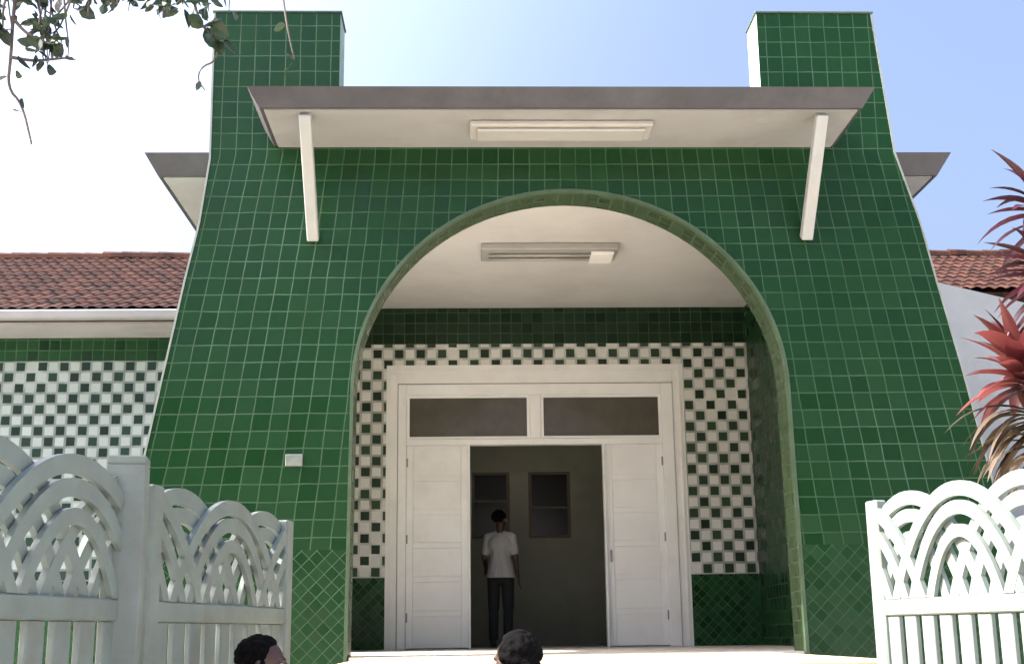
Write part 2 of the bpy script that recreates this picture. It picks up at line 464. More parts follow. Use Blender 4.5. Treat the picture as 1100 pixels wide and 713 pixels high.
# tile facings on the entrance wall
YT = YB - .014
SL, SR, ST = -1.047, 2.741, 4.95
mobj('tile_band', B(-1.94, 3.585, YT, YB - .001, ST + 2 * CT, 5.70), M['tile_band'])
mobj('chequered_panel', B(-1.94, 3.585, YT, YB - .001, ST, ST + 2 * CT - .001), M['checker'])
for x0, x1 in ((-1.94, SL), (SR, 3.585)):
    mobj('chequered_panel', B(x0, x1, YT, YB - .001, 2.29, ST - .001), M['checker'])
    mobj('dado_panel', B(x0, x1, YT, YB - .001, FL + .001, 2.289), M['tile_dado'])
b = bmesh.new()
box(b, SL + .001, -.905, YT, YB - .001, FL, ST - .001); box(b, 2.602, SR - .001, YT, YB - .001, FL, ST - .001)
box(b, -.904, 2.601, YT, YB - .001, 4.712, ST - .001)
mobj('door_surround', b, M['surround'])
b = bmesh.new()
for x in (SL + .04, SR - .06): box(b, x, x + .02, YT - .010, YT - .001, FL, ST - .06)
box(b, SL + .061, SR - .061, YT - .010, YT - .001, ST - .08, ST - .06)
mobj('door_moulding', b, M['surround'])
# door: frame, fixed side leaves, transom windows
Y0, Y1 = YB - .03, YB + .10
b = bmesh.new()
box(b, -.897, -.79, Y0, Y1, FL, 4.70, bev=.006); box(b, 2.45, 2.597, Y0, Y1, FL, 4.70, bev=.006)
box(b, -.789, 2.449, Y0, Y1, 4.56, 4.70, bev=.006); box(b, -.789, 2.449, Y0 + .004, Y1, 3.92, 4.0, bev=.006)
box(b, .77, .91, Y0 + .004, Y1, 4.001, 4.559, bev=.006)
box(b, -.02, .008, Y0 + .006, Y1, FL, 3.919); box(b, 1.682, 1.71, Y0 + .006, Y1, FL, 3.919)
mobj('door_frame', b, M['door'])
def leaf(x0, x1):
    b = bmesh.new(); ya, yb = YB + .012, YB + .055
    z0, z1 = FL + .012, 3.918
    s = .085
    box(b, x0, x0 + s, ya, yb, z0, z1, bev=.004); box(b, x1 - s, x1, ya, yb, z0, z1, bev=.004)
    n = 6; h = (z1 - z0) / n
    for i in range(n + 1):
        zz = z0 + i * h
        a, c = max(z0, zz - .035), min(z1, zz + .035)
        box(b, x0 + s + .001, x1 - s - .001, ya + .002, yb, a, c, bev=.003)
        if i < n: box(b, x0 + s + .001, x1 - s - .001, ya + .008, yb - .008, zz + .036, zz + h - .036, bev=.002)
    o = mobj('door_leaf', b, M['door']); return o
leaf(-.789, -.021); lf = leaf(1.711, 2.449)
for x in (-.79, 2.43):
    for z in (1.75, 2.7, 3.65):
        b = bmesh.new(); box(b, x, x + .02, YB - .004, YB + .014, z, z + .11, bev=.003)
        mobj('hinge', b, M['gutter'], lf)
b = bmesh.new(); box(b, 1.745, 1.765, YB - .02, YB + .011, 2.45, 2.6, bev=.004)
mobj('handle', b, M['gutter'], lf)
for x0, x1 in ((-.788, .769), (.911, 2.448)):
    b = bmesh.new(); f = .035
    box(b, x0, x0 + f, YB - .01, YB + .05, 4.001, 4.559); box(b, x1 - f, x1, YB - .01, YB + .05, 4.001, 4.559)
    box(b, x0 + f, x1 - f, YB - .01, YB + .05, 4.001, 4.03); box(b, x0 + f, x1 - f, YB - .01, YB + .05, 4.525, 4.559)
    w = mobj('transom_window', b, M['door'])
    mobj('pane', B(x0 + f, x1 - f, YB + .012, YB + .02, 4.03, 4.525), M['pane'], w)
# hall behind the door
HY = 20.0
b = bmesh.new()
box(b, -2.2, 3.8, YB + T + .002, HY, FL - .2, FL); mobj('hall_floor', b, M['floor'])
b = bmesh.new()
box(b, -2.3, -2.2, YB + T + .002, HY, FL, 5.2); box(b, 3.8, 3.9, YB + T + .002, HY, FL, 5.2)
w2 = [(.04, .62, 3.05, 4.03), (.93, 1.57, 3.2, 4.06)]
box(b, -2.2, 3.8, HY, HY + .15, FL, 3.04); box(b, -2.2, 3.8, HY, HY + .15, 4.07, 5.2)
box(b, -2.2, .03, HY, HY + .15, 3.041, 4.069); box(b, .63, .92, HY, HY + .15, 3.041, 4.069); box(b, 1.58, 3.8, HY, HY + .15, 3.041, 4.069)
mobj('hall_wall', b, M['hall'])
mobj('hall_ceiling', B(-2.3, 3.9, YB + T + .002, HY + .15, 5.201, 5.3), M['hall'])
for k, (x0, x1, z0, z1) in enumerate(w2):
    b = bmesh.new(); f = .04; ya, yb = HY - .01, HY + .06
    z0, z1 = 3.042, 4.068
    box(b, x0 - .008, x0 + f, ya, yb, z0, z1); box(b, x1 - f, x1 + .008, ya, yb, z0, z1)
    box(b, x0 + f, x1 - f, ya, yb, z0, z0 + f); box(b, x0 + f, x1 - f, ya, yb, z1 - f, z1)
    box(b, x0 + f, x1 - f, ya + .003, yb, (3.6 if k == 0 else 3.5), (3.63 if k == 0 else 3.53))
    w = mobj('hall_window', b, M['hallframe'])
    mobj('pane', B(x0 + f, x1 - f, HY + .02, HY + .03, z0 + f, z1 - f), M['pane_dark'], w)
# left wing wall facings, soffit, gutter
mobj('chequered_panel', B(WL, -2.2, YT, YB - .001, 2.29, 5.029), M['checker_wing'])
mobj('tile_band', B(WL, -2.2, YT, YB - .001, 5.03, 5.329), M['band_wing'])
mobj('dado_panel', B(WL, -2.2, YT, YB - .001, 0, 2.289), M['tile_dado'])
mobj('soffit', B(WL, -2.2, 15.26, YB + .1, 5.331, 5.36), M['cream'])
# roof
EV, RY, EZ, RZ = 15.12, 19.5, 5.47, 7.42
def roof(x0, x1, ya, name='roof'):
    b = bmesh.new()
    sl = (RZ - EZ) / (RY - EV)
    nx = int((x1 - x0) / .032); row = .32
    ys = []
    y = ya
    while y < RY - .01:
        e = min(y + row, RY)
        ys += [(y, .024), (e - .004, 0.0)]
        y = e
    grid = []
    for (y, lift) in ys:
        r_ = []
        for i in range(nx + 1):
            x = x0 + i * (x1 - x0) / nx
            ph = (x / .16) % 1.0
            h = .034 * abs(math.sin(math.pi * ph)) + noise.noise(Vector((x * 3, y * 3, 0))) * .012
            r_.append(b.verts.new((x, y, EZ + (y - EV) * sl + h + lift)))
        grid.append(r_)
    for j in range(len(grid) - 1):
        for i in range(nx):
            b.faces.new((grid[j][i], grid[j][i + 1], grid[j + 1][i + 1], grid[j + 1][i]))
    # back slope and underside
    v = [b.verts.new(p) for p in ((x0, RY, RZ), (x1, RY, RZ), (x1, RY + 4.4, EZ), (x0, RY + 4.4, EZ))]; b.faces.new(v)
    ze = EZ + (ya - EV) * sl - .03
    v = [b.verts.new(p) for p in ((x0, ya, ze), (x1, ya, ze), (x1, RY, RZ - .06), (x0, RY, RZ - .06))]; b.faces.new(v)
    o = mobj(name, b, M['roof'], recalc=False)
    # ridge tiles, each a little uneven
    c = bmesh.new(); x = x0
    while x < x1 - .1:
        z = RZ - .01 + random.uniform(-.012, .012)
        tube(c, [(x, RY, z), (x + .30, RY, z + .01)], [.125, .105], 10); x += .285
    mobj('ridge_tiles', c, M['roof'], o)
    return o
r1 = roof(WL, -2.25, EV)
mobj('gutter', B(WL, -2.25, 15.06, 15.20, 5.36, 5.475, bev=.02), M['gutter'], r1)
r2 = roof(-2.248, WR, YB + T + .01)

# ------------------------------------------------------------------ gates
SC = .24
SB = math.sin(math.pi * SC); CB = math.cos(math.pi * SC)
def band(b, cx, a, rise, z0, w, y0, y1, L, steps=26):
    prev = None
    for i in range(steps + 1):
        th = math.pi * (SC + (1 - 2 * SC) * i / steps)
        ox, oz = cx - a * math.cos(th) / CB, z0 + rise * (math.sin(th) - SB) / (1 - SB)
        ix, iz = cx - (a - w) * math.cos(th) / CB, z0 + (rise - w) * (math.sin(th) - SB) / (1 - SB)
        if min(ox, ix) < 0.0 or max(ox, ix) > L: prev = None; continue
        q = [b.verts.new(p) for p in ((ox, y0, oz), (ox, y1, oz), (ix, y1, iz), (ix, y0, iz))]
        if prev:
            for k in range(4): b.faces.new((prev[k], prev[(k + 1) % 4], q[(k + 1) % 4], q[k]))
        else: b.faces.new(q[::-1])
        prev = q
def gate(name, label, cat, p0, p1, ztop, pitch=.19, group=None, stiles=(True, True), phase=0.0, solid=False):
    d = Vector((p1[0] - p0[0], p1[1] - p0[1])); L = d.length
    g = thing(name, label, cat, (p0[0], p0[1], 0), math.atan2(d.y, d.x), group)
    zr = 1.66; sw = .10
    for k, on in enumerate(stiles):
        if on:
            x = 0 if k == 0 else L - sw
            obj('stile', B(x, x + sw, -.03, .03, .05, ztop - .02, bev=.008), M['gate'], g)
    a0 = sw if stiles[0] else 0; a1 = L - sw if stiles[1] else L
    obj('rail', B(a0 - .002, a1 + .002, -.024, .024, zr, zr + .075, bev=.006), M['gate'], g)
    obj('rail', B(a0 - .002, a1 + .002, -.024, .024, .14, .24, bev=.006), M['gate'], g)
    b = bmesh.new(); n = int((a1 - a0) / pitch)
    pw = pitch * .66
    for i in range(n + 1):
        x = a0 + i * pitch + phase
        if x + pw > a1: break
        box(b, x, x + pw, -.012, .012, .2401, zr - .0005, bev=.004)
    obj('slat_panel', b, M['gate'], g)
    b = bmesh.new()
    rise = ztop - zr - .075
    i = -2; cnt = 0
    while True:
        cx = a0 + phase + i * pitch * 3 + pitch * 1.5
        if cx - pitch * 4.4 > L: break
        o = (.013, -.013)[cnt % 2]; e = .0004 * (cnt % 5)
        band(b, cx, pitch * 4.0, rise, zr + .0755, .064, o - .012 + e, o + .012 + e, L)
        band(b, cx, pitch * 3.0, rise * .83, zr + .0755, .060, o - .011 + e, o + .011 + e, L)
        band(b, cx, pitch * 2.0, rise * .62, zr + .0755, .055, o - .0105 + e, o + .0105 + e, L)
        i += 1; cnt += 1
    obj('arch_lattice', b, M['gate'], g)
    return g
gate('garden_gate', 'white gate leaf of interlaced arches beside a dark haired head, left of the porch', 'gate', (-1.19, 4.75), (-.898, 6.4), 2.175, .165, 'white gate leaves', phase=.02)
gate('fence_panel', 'white fence panel of interlaced arches cut by the left photo edge', 'fence', (-1.62, 2.4), (-1.232, 4.60), 2.19, .17, None, (True, False), phase=-.03)
gate('garden_gate', 'sunlit white gate leaf of interlaced arches on the right below the red leaved plant', 'gate', (1.955, 6.2), (2.62, 3.6), 2.225, .136, 'white gate leaves', phase=.0)
def post(label, x, y, rz, zt):
    t = thing('gate_post', label, 'gate post', (x, y, 0), rz, 'white gate posts')
    obj('shaft', B(-.068, .068, -.068, .068, 0, zt - .03, bev=.004), M['gate'], t)
    obj('cap', B(-.068, .068, -.068, .068, zt - .0299, zt, bev=.004), M['gate'], t)
post('square white gate post between the fence panel and the left gate leaf', -1.225, 4.62, R(8), 2.235)
post('square white gate post at the near end of the right gate leaf', 2.68, 3.5, R(-14), 2.25)

# ------------------------------------------------------------------ red leaved plant
def strap(b, base, direction, length, width, droop, seg=7):
    d = Vector(direction).normalized(); p = Vector(base); s = length / seg
    side = d.cross(Vector((0, 0, 1)))
    if side.length < .05: side = Vector((1, 0, 0))
    side.normalize(); prev = None
    tw = random.uniform(-.5, .5)
    for i in range(seg + 1):
        t = i / seg
        w = width * (.35 + 1.0 * math.sin(math.pi * min(1, t * .82 + .12))) * (1 - t ** 4) * .75 + .001
        up = side.cross(d).normalized()
        sd = (side * math.cos(tw * t) + up * math.sin(tw * t))
        fold = up * (w * .35)
        q = [b.verts.new(p - sd * w + fold), b.verts.new(p), b.verts.new(p + sd * w + fold)]
        if prev:
            b.faces.new((prev[0], prev[1], q[1], q[0])); b.faces.new((prev[1], prev[2], q[2], q[1]))
        prev = q
        p = p + d * s
        d = (d + Vector((0, 0, -droop * s * 2.2))).normalized()
def rosette(par, c, n, ln, mat, lo=-.2, hi=1.0, droop=1.2, wd=.034):
    b = bmesh.new()
    for i in range(n):
        az = i * 2.4 + random.uniform(-.3, .3); el = lo + (hi - lo) * (i / n) ** .9
        dr = (math.cos(az) * math.cos(el), math.sin(az) * math.cos(el), math.sin(el))
        off = Vector((0, 0, .16 * (i / n) - .08))
        strap(b, Vector(c) + off + Vector(dr) * .015, dr, ln * random.uniform(.75, 1.1), wd * random.uniform(.8, 1.2), droop * random.uniform(.6, 1.3))
    return obj('leaf_rosette', b, mat, par, smooth=True, recalc=False)
PX, PY = 3.50, 7.55
pl = thing('red_leaved_plant', 'tall plant with red and purple strap leaves behind the right gate', 'plant', (PX, PY, 0))
b = bmesh.new()
tube(b, [(0, 0, 0), (.02, 0, 1.2), (-.03, .02, 2.3), (-.10, 0, 3.0)], [.05, .045, .04, .03], 10)
tube(b, [(.02, 0, 1.0), (.16, .03, 2.2), (.12, .02, 3.2), (.13, 0, 3.72)], [.04, .036, .03, .024], 10)
tube(b, [(.01, .02, .8), (.22, .12, 2.2), (.26, .1, 3.5), (.16, .05, 4.14)], [.04, .035, .03, .024], 10)
tube(b, [(.0, 0, .5), (.05, -.1, 1.6), (-.12, -.08, 2.6)], [.035, .03, .022], 10)
obj('stem', b, M['stem'], pl, smooth=True)
rosette(pl, (.16, .05, 4.16), 30, .46, M['leaf_purple'], -.5, 1.25, .9, .044)
rosette(pl, (.15, 0, 3.70), 34, .50, M['leaf_purple'], -.6, .9, .9, .042)
rosette(pl, (-.12, 0, 3.08), 44, .42, M['leaf_red'], -.5, 1.3, 1.0, .054)
rosette(pl, (.16, -.1, 2.95), 24, .42, M['leaf_red'], -.3, 1.2, 1.0)
rosette(pl, (-.12, -.03, 2.80), 40, .56, M['leaf_dry'], -.7, .3, 1.2, .026)
rosette(pl, (-.12, -.08, 2.62), 26, .46, M['leaf_dry'], -.8, .3, 1.2, .026)

# ------------------------------------------------------------------ overhanging tree
tr = thing('shade_tree', 'leafy tree whose drooping twigs hang in from the top left', 'tree', (-3.5, 3.0, 0))
TB = Vector((-3.5, 3.0, 0))
b = bmesh.new()
tube(b, [(0, 0, -.05), (.04, .02, .6), (-.03, .05, 1.8), (.1, .1, 3.0), (.2, .1, 3.7)], [.22, .17, .15, .13, .10], 12)
obj('trunk', b, M['bark'], tr, smooth=True)
limbs = [[(.1, .1, 3.0), (.7, .5, 3.9), (1.5, .9, 4.35), (2.3, 1.15, 4.40), (3.0, 1.2, 4.22)],
         [(.2, .1, 3.6), (.9, .2, 4.5), (1.9, .3, 5.0)], [(.2, .1, 3.6), (-.3, .6, 4.6), (-.6, .9, 5.3)],
         [(.15, .1, 3.3), (.2, -.6, 4.3), (.5, -1.0, 5.0)], [(.2, .1, 3.7), (.5, .6, 4.9), (.9, .8, 5.5)],
         [(.7, .5, 3.9), (1.3, 1.2, 4.5), (1.7, 1.45, 4.7)],
         [(-.03, .05, 1.8), (-.9, 1.0, 3.0), (-1.8, 2.4, 4.0), (-2.4, 3.9, 4.5)], [(.0, .06, 2.2), (-1.2, -.4, 3.4), (-2.6, -.3, 4.4)],
         [(-.02, .05, 2.0), (-.8, 1.6, 3.0), (-1.2, 3.2, 3.6), (-1.6, 4.8, 3.9)]]
b = bmesh.new()
for L in limbs: tube(b, L, [.085 - .065 * i / (len(L) - 1) for i in range(len(L))], 8)
obj('limbs', b, M['bark'], tr, smooth=True)
def leafcard(b, p, size):
    a = Vector((random.gauss(0, 1), random.gauss(0, 1), random.gauss(-.5, .8))).normalized()
    n = a.cross(Vector((random.gauss(0, 1), random.gauss(0, 1), random.gauss(0, 1)))).normalized()
    w = size * random.uniform(.26, .4); L = size * random.uniform(.8, 1.2)
    c = a.cross(n) * (w * .3)
    m = [b.verts.new(p + a * L * f) for f in (0, .35, .7, 1.0)]
    e = [[b.verts.new(p + a * L * f + n * (w * g * sg) + c * g) for f, g in ((.15, .65), (.42, 1.0), (.75, .66))] for sg in (1, -1)]
    for q in e:
        b.faces.new((m[0], m[1], q[1], q[0])); b.faces.new((m[1], m[2], q[2], q[1])); b.faces.new((m[2], m[3], q[2]))
def keep(w):
    if not (w.z > 1.95 + .59 * w.y or w.x < -.41 * w.y - .35): return False
    if w.y > 3.2 and w.z > 1.25 + .9 * (.0 - w.x): return False
    return not (w.y > 7.0 and w.z > 1.4 + .9 * (-1.0 - w.x))
b = bmesh.new()
for L in limbs:
    for k in range(10):
        t = random.uniform(.35, 1.05) * (len(L) - 1); i = min(int(t), len(L) - 2); f = t - i
        c = Vector(L[i]).lerp(Vector(L[i + 1]), f) + Vector((random.gauss(0, .28), random.gauss(0, .22), random.gauss(.22, .2)))
        for j in range(46):
            p = c + Vector((random.gauss(0, .17), random.gauss(0, .17), random.gauss(0, .12)))
            w = p + TB
            if keep(w): leafcard(b, p, .10)
rc = random.Random(5)
for k in range(150):  # outer crown, out of view, widened to shade the left gate
    v = Vector((rc.gauss(0, 1), rc.gauss(0, 1), rc.gauss(0, 1))).normalized() * rc.uniform(.35, 1) ** .5
    c = Vector((-5.4 + v.x * 2.9, 4.6 + v.y * 4.2, 3.9 + v.z * 2.0))
    for j in range(60):
        w = c + Vector((random.gauss(0, .3), random.gauss(0, .3), random.gauss(0, .2)))
        if keep(w): leafcard(b, w - TB, .17)
obj('crown', b, M['leaf'], tr, recalc=False)
# drooping twigs that reach down into view (world coordinates)
tw = bmesh.new(); lf = bmesh.new()
F, PITCH, YAW, ROLL = 1370.0, R(13.3), R(2.0), R(.75)
fwd = Vector((math.sin(YAW) * math.cos(PITCH), math.cos(YAW) * math.cos(PITCH), math.sin(PITCH)))
r0_ = Vector((math.cos(YAW), -math.sin(YAW), 0)); u0_ = r0_.cross(fwd)
rr = r0_ * math.cos(ROLL) - u0_ * math.sin(ROLL); uu = r0_ * math.sin(ROLL) + u0_ * math.cos(ROLL)
def at_dir(px, py, Y):           # where the photo's point lies at distance Y from the camera
    d = rr * ((px - 550) / F) + uu * ((356.5 - py) / F) + fwd
    return d * (Y / d.y) + Vector((0, 0, 1.6))
def twig(pts, r=.006, leaves=0, size=.08):
    P = [p - TB for p in pts]
    for _ in range(2):
        Q = [P[0]]
        for i in range(len(P) - 1): Q += [P[i].lerp(P[i + 1], .25), P[i].lerp(P[i + 1], .75)]
        P = Q + [P[-1]]
    tube(tw, P, [r * (1 - .6 * i / (len(P) - 1)) for i in range(len(P))], 5)
    for i in range(leaves):
        t = random.uniform(.1, 1) * (len(P) - 1); k = min(int(t), len(P) - 2)
        leafcard(lf, P[k].lerp(P[k + 1], t - k) + Vector((random.gauss(0, .012), random.gauss(0, .02), random.gauss(0, .012))), size)
A = at_dir
twig([A(-30, -90, 4), A(20, -30, 4.05), A(14, 20, 4.05), A(12, 60, 4.0), A(8, 95, 4.0), A(24, 112, 4.0), A(34, 155, 4.0)], .0085, 5, .05)
twig([A(14, 20, 4.05), A(30, 38, 4.0), A(50, 46, 4.0), A(62, 52, 4.0)], .007, 9, .07)
twig([A(12, 62, 4.0), A(36, 66, 4.0), A(56, 64, 4.0), A(78, 62, 4.0)], .007, 3, .06)
twig([A(70, -70, 4.1), A(52, -20, 4.1), A(48, 20, 4.05), A(46, 62, 4.0)], .006, 9, .07)
twig([A(20, -30, 4.05), A(4, 0, 4.0), A(3, 32, 4.0)], .007, 10, .08)
twig([A(130, -80, 4.2), A(90, -20, 4.2), A(66, 12, 4.1), A(50, 26, 4.1)], .006, 3, .06)
for (x, y, n, s) in ((80, 2, 12, .08), (95, 10, 8, .07), (108, -4, 14, .085), (126, -2, 12, .085), (160, -3, 12, .085), (178, 0, 12, .08), (196, -2, 10, .08), (30, -6, 10, .08), (60, -5, 8, .08), (142, -12, 12, .08)):
    twig([A(x + 20, -80, 4.25), A(x + 4, -25, 4.25), A(x, y, 4.2), A(x + random.uniform(-3, 3), y + 7, 4.2)], .006, 0)
    for i in range(int(n * .6)):
        leafcard(lf, A(x + random.gauss(0, 7), y + random.gauss(-4, 6), 4.2 + random.gauss(0, .05)) - TB, s * .8)
twig([A(170, -80, 4.3), A(205, -20, 4.3), A(210, 12, 4.25), A(218, 30, 4.2), A(236, 44, 4.2)], .008, 14, .075)
twig([A(218, 30, 4.2), A(230, 22, 4.2), A(238, 30, 4.2)], .006, 7, .075)
twig([A(236, 44, 4.2), A(232, 66, 4.2), A(216, 72, 4.2), A(212, 86, 4.2), A(220, 97, 4.2)], .0045, 1, .04)
twig([A(280, -90, 4.3), A(300, -30, 4.3), A(305, 5, 4.25), A(309, 32, 4.2), A(316, 64, 4.2)], .006, 3, .055)
twig([A(246, -60, 4.3), A(247, -10, 4.3), A(246, 12, 4.3)], .004, 2, .05)
rt = random.Random(3)
for i in range(16):
    x, y = rt.uniform(-25, 75), rt.uniform(-20, 35); dx = rt.uniform(-22, 22); ln = rt.uniform(12, 42)
    twig([A(x - dx, y - 40, 4.1), A(x - dx * .4, y - 12, 4.08), A(x, y, 4.05), A(x + dx * .8, y + ln * .5, 4.03), A(x + dx * .5, y + ln, 4.0)], .0042, rt.randint(1, 5), .045)
for i in range(24):
    x = rt.uniform(72, 232); y = rt.uniform(-26, 9) + (8 if x > 195 else 0)
    for j in range(3): leafcard(lf, A(x + rt.gauss(0, 5), y + rt.gauss(0, 4), 4.2 + rt.gauss(0, .06)) - TB, rt.uniform(.035, .06))
    if i % 3 == 0: twig([A(x + 10, y - 50, 4.25), A(x + 3, y - 20, 4.22), A(x, y + 8, 4.2)], .004, 2, .05)
obj('twigs', tw, M['bark'], tr, smooth=True)
obj('hanging_leaves', lf, M['leaf'], tr, recalc=False)

# ------------------------------------------------------------------ people
def capsule(b, p0, p1, r0, r1, n=12):
    p0, p1 = Vector(p0), Vector(p1); d = (p1 - p0).normalized()
    pts, rr = [], []
    for k in range(4): 
        a = math.pi / 2 * (1 - k / 4); pts.append(p0 - d * r0 * math.sin(a)); rr.append(max(.0008, r0 * math.cos(a)))
    for k in range(5):
        a = math.pi / 2 * k / 4; pts.append(p1 + d * r1 * math.sin(a)); rr.append(max(.0008, r1 * math.cos(a)))
    tube(b, pts, rr, n)
def solid(name, b, mat, par, voxel=.008, smooth_it=3, cut=None):
    """fuse overlapping shapes into one continuous skin"""
    bmesh.ops.recalc_face_normals(b, faces=b.faces)
    me = bpy.data.meshes.new('raw'); b.to_mesh(me); b.free()
    o = bpy.data.objects.new('raw', me); COL.objects.link(o)
    m = o.modifiers.new('r', 'REMESH'); m.mode = 'VOXEL'; m.voxel_size = voxel
    s = o.modifiers.new('s', 'SMOOTH'); s.iterations = smooth_it; s.factor = .5
    dg = bpy.context.evaluated_depsgraph_get()
    nm = bpy.data.meshes.new_from_object(o.evaluated_get(dg))
    bpy.data.objects.remove(o); bpy.data.meshes.remove(me)
    if cut:
        bb = bmesh.new(); bb.from_mesh(nm)
        for co, no in cut:
            bmesh.ops.bisect_plane(bb, geom=bb.verts[:] + bb.edges[:] + bb.faces[:], plane_co=co, plane_no=no, clear_outer=True)
        bb.to_mesh(nm); bb.free()
    nm.name = name; nm.materials.clear(); nm.materials.append(mat)
    for p in nm.polygons: p.use_smooth = True
    return link(bpy.data.objects.new(name, nm), par)
def person(label, loc, rz, H, top, bottom, hair='short', stride=0.0, bend=(.0, .0), headturn=0.0, skirt=False):
    """local frame: faces -Y, x to its left side of the picture"""
    P = thing('person', label, 'person', loc, rz)
    k = H / 1.66
    V = lambda x, y, z: Vector((x * k, y * k, z * k))
    J = {}
    for s in (-1, 1):
        st = stride * s
        J['hip', s] = V(.085 * s, 0, .88); J['knee', s] = V(.095 * s, -.02 - st * .5, .47); J['ank', s] = V(.095 * s, .03 - st, .075)
        e = bend[0] if s < 0 else bend[1]
        J['sh', s] = V(.152 * s, .01, 1.333); J['el', s] = V(.195 * s, .035, 1.085)
        J['wr', s] = J['el', s] + V(.015 * s, -.24 * math.sin(e) - .02, -.24 * math.cos(e))
    b = bmesh.new()
    capsule(b, V(0, .0, .93), V(0, .005, 1.08), .125 * k, .112 * k); capsule(b, V(0, .005, 1.08), V(0, .0, 1.27), .112 * k, .125 * k)
    capsule(b, V(-.05, .0, 1.25), V(.05, .0, 1.25), .115 * k, .115 * k)
    for s in (-1, 1):
        capsule(b, V(.03 * s, .0, 1.365), J['sh', s], .047 * k, .046 * k)
        capsule(b, J['hip', s], J['knee', s], .085 * k, .055 * k); capsule(b, J['knee', s], J['ank', s], .055 * k, .036 * k)
        a = J['ank', s]; capsule(b, a + V(0, .03, -.035), a + V(.01 * s, -.13, -.045), .032 * k, .028 * k)
        capsule(b, J['sh', s], J['el', s], .05 * k, .038 * k); capsule(b, J['el', s], J['wr', s], .038 * k, .025 * k)
        w = J['wr', s]; d = (w - J['el', s]).normalized()
        sd = Vector((0, -1, 0)) if abs(d.z) > .6 else Vector((0, 0, 1))
        nr = d.cross(sd).normalized() * s
        for q in (-.022, 0, .022): capsule(b, w + d * .01, w + d * .078 * k + sd * q, .017 * k, .015 * k, 8)
        for i, (q, ln) in enumerate(((-.030, .058), (-.010, .075), (.010, .082), (.030, .072))):
            r0 = w + d * .080 * k + sd * q; m1 = r0 + d * ln * .5 * k - nr * .006; m2 = m1 + (d * .5 - nr * .28) * ln * k
            capsule(b, r0, m1, .0092, .0085, 8); capsule(b, m1, m2, .0085, .0072, 8)
        t0 = w + d * .025 * k + sd * .022; t1 = t0 + (d * .7 + sd * .7).normalized() * .04 * k; t2 = t1 + (d * .95 + sd * .15).normalized() * .032 * k
        capsule(b, t0, t1, .0125, .0105, 8); capsule(b, t1, t2, .0105, .0085, 8)
    capsule(b, V(0, .012, 1.36), V(0, -.005, 1.49), .058 * k, .052 * k)
    hb = V(0, -.012, 1.555)
    HR = Matrix.Rotation(headturn, 3, 'Z')
    hp = lambda x, y, z: hb + HR @ V(x, y, z)
    ellipsoid(b, hp(0, .012, .022), (.074 * k, .095 * k, .088 * k), HR)
    ellipsoid(b, hp(0, -.022, -.035), (.056 * k, .068 * k, .075 * k), HR)
    capsule(b, hp(0, -.088, .010), hp(0, -.104, -.022), .009 * k, .015 * k, 8)
    capsule(b, hp(-.035, -.076, .022), hp(.035, -.076, .022), .013 * k, .013 * k, 8)
    for s in (-1, 1): ellipsoid(b, hp(.076 * s, .008, -.005), (.011 * k, .02 * k, .032 * k), HR)
    body = solid('body', b, M['skin'], P, .006, 3)
    for s in (-1, 1):
        b = bmesh.new(); ellipsoid(b, hp(.031 * s, -.078, .004), (.014 * k, .011 * k, .009 * k), HR)
        eye = obj('eye', b, M['eye'], P, smooth=True)
        b = bmesh.new(); ellipsoid(b, hp(.031 * s, -.0865, .004), (.006 * k, .004 * k, .006 * k), HR)
        obj('pupil', b, M['hair'], eye, smooth=True)
    b = bmesh.new(); ellipsoid(b, hp(0, -.088, -.056), (.024 * k, .009 * k, .009 * k), HR); obj('lips', b, M['lips'], P, smooth=True)
    # hair
    b = bmesh.new()
    ellipsoid(b, hp(0, .030, .036), (.081 * k, .092 * k, .086 * k), HR, 20)
    rnd = random.Random(int(H * 1000))
    for i in range(170):
        v = Vector((rnd.gauss(0, 1), rnd.gauss(.35, 1), rnd.gauss(.5, 1))).normalized()
        if v.z < -.35 or (v.y < -.55 and v.z < .55): continue
        ellipsoid(b, hp(v.x * .077, .026 + v.y * .087, .034 + v.z * .082), (rnd.uniform(.012, .02) * k * 1.0,) * 3, None, 8)
    if hair == 'bun':
        ellipsoid(b, hp(0, .105, -.045), (.045 * k, .04 * k, .045 * k), HR)
        capsule(b, hp(0, .08, -.02), hp(0, .07, -.09), .06 * k, .045 * k)
    solid('hair', b, M['hair'], P, .005, 1)
    # clothes
    b = bmesh.new(); g = .016
    [capsule(b, V(.055 * s, 0, .865), V(.02 * s, .005, 1.08), .134 * k, .118 * k) for s in (-1, 1)]; capsule(b, V(0, .005, 1.08), V(0, 0, 1.27), .125 * k, .138 * k)
    capsule(b, V(-.05, 0, 1.25), V(.05, 0, 1.25), .127 * k, .127 * k)
    capsule(b, V(0, 0, .865), V(0, .005, 1.08), .132 * k, .118 * k)
    for s in (-1, 1):
        capsule(b, V(.03 * s, .0, 1.375), J['sh', s], .056 * k, .058 * k)
        capsule(b, J['sh', s], J['sh', s].lerp(J['el', s], .72), .060 * k, .056 * k)
    solid('shirt', b, top, P, .009, 3, cut=[(V(0, 0, .84), (0, 0, -1)), (V(0, 0, 1.425), (0, 0, 1))])
    b = bmesh.new()
    capsule(b, V(0, 0, .875), V(0, 0, .97), .122 * k, .118 * k)
    if skirt:
        capsule(b, V(0, 0, .90), V(0, .0, .40), .15 * k, .21 * k)
        solid('skirt', b, bottom, P, .01, 3, cut=[(V(0, 0, .42), (0, 0, -1)), (V(0, 0, 1.0), (0, 0, 1))])
    else:
        for s in (-1, 1):
            capsule(b, J['hip', s], J['knee', s], .095 * k, .070 * k); capsule(b, J['knee', s], J['ank', s], .070 * k, .056 * k)
        solid('trousers', b, bottom, P, .009, 3, cut=[(V(0, 0, .085), (0, 0, -1)), (V(0, 0, 1.02), (0, 0, 1))])
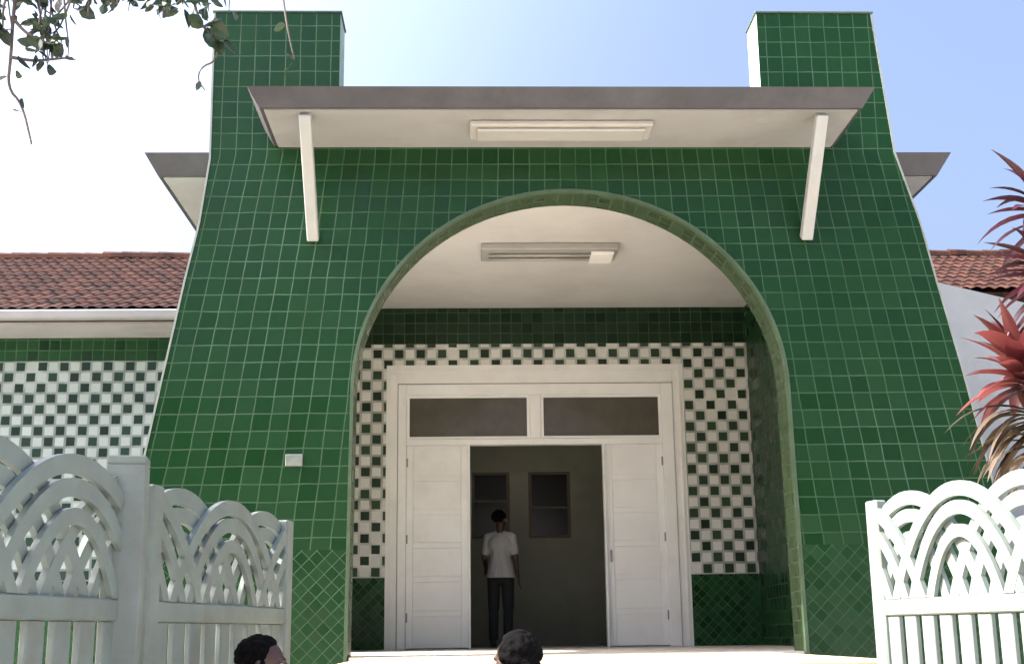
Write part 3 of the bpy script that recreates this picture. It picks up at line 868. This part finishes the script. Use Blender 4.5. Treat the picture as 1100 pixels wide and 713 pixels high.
    for s in (-1, 1):
        b = bmesh.new(); a = J['ank', s]
        capsule(b, a + V(0, .035, -.03), a + V(.01 * s, -.14, -.038), .042 * k, .037 * k)
        solid('shoe', b, M['shoe'], P, .008, 2, cut=[((0, 0, .004), (0, 0, -1))])
    return P
person('person in white shirt and dark trousers standing with back turned in the open doorway', (.40, 16.95, FL + .003), R(172), 1.74, M['cloth_white'], M['cloth_dark'], bend=(.3, 1.1), headturn=R(-28), stride=.05)
person('person with short black hair seen in profile before the left white gate leaf', (-.835, 5.3, .002), R(78), 1.585, M['cloth_blue'], M['cloth_dark'], headturn=R(10))
person('person with black hair in a bun, sunlit from the left, below the doorway', (.172, 4.9, .006), R(-146), 1.585, M['cloth_ochre'], M['cloth_blue'], hair='bun', skirt=True)

# ------------------------------------------------------------------ camera
cam = bpy.data.cameras.new('camera'); co = bpy.data.objects.new('camera', cam); COL.objects.link(co)
cam.sensor_width = 36; cam.lens = 36 * F / 1100; cam.clip_end = 2000; cam.clip_start = .05
m3 = Matrix((rr, uu, -fwd)).transposed()
co.matrix_world = Matrix.Translation((0, 0, 1.6)) @ m3.to_4x4()
scene.camera = co

# ------------------------------------------------------------------ light
EL, AZ_ = R(42), R(-91.5)          # azimuth from +Y, negative = to the left
sun = bpy.data.lights.new('sun', 'SUN'); so = bpy.data.objects.new('sun', sun); COL.objects.link(so)
sun.energy = 5.0; sun.angle = R(.53); sun.color = (1, .965, .905)
sd = Vector((math.sin(AZ_) * math.cos(EL), math.cos(AZ_) * math.cos(EL), math.sin(EL)))
so.rotation_euler = sd.to_track_quat('Z', 'Y').to_euler(); so.location = sd * 40
w = bpy.data.worlds.new('World'); scene.world = w; w.use_nodes = True
nt = w.node_tree; bg = nt.nodes['Background']
sky = nt.nodes.new('ShaderNodeTexSky'); sky.sky_type = 'NISHITA'; sky.sun_disc = False
sky.sun_elevation = EL; sky.sun_rotation = AZ_ % (2 * math.pi); sky.dust_density = 10.0; sky.air_density = 1.25; sky.ozone_density = 6.0
wb = nt.nodes.new('ShaderNodeMix'); wb.data_type = 'RGBA'; wb.blend_type = 'MULTIPLY'; wb.inputs['Factor'].default_value = 1
nt.links.new(sky.outputs[0], wb.inputs[6]); wb.inputs[7].default_value = (1.12, 1.0, 1.0, 1)
# hazy bright air on the sun's side of the sky
tc = nt.nodes.new('ShaderNodeTexCoord'); dp = nt.nodes.new('ShaderNodeVectorMath'); dp.operation = 'DOT_PRODUCT'
nt.links.new(tc.outputs['Generated'], dp.inputs[0]); dp.inputs[1].default_value = sd
mr = nt.nodes.new('ShaderNodeMapRange'); mr.interpolation_type = 'SMOOTHSTEP'
nt.links.new(dp.outputs['Value'], mr.inputs[0]); mr.inputs[1].default_value = .12; mr.inputs[2].default_value = .52
mr.inputs[3].default_value = 1.0; mr.inputs[4].default_value = 1.6
sc_ = nt.nodes.new('ShaderNodeVectorMath'); sc_.operation = 'SCALE'
nt.links.new(wb.outputs[2], sc_.inputs[0]); nt.links.new(mr.outputs[0], sc_.inputs['Scale'])
nt.links.new(sc_.outputs[0], bg.inputs[0]); bg.inputs[1].default_value = .145

vs_ = scene.view_settings
vs_.view_transform = 'Standard'; vs_.look = 'None'; vs_.gamma = 1; vs_.exposure = 1.58; vs_.use_curve_mapping = False
scene.render.resolution_x = 1024; scene.render.resolution_y = 663
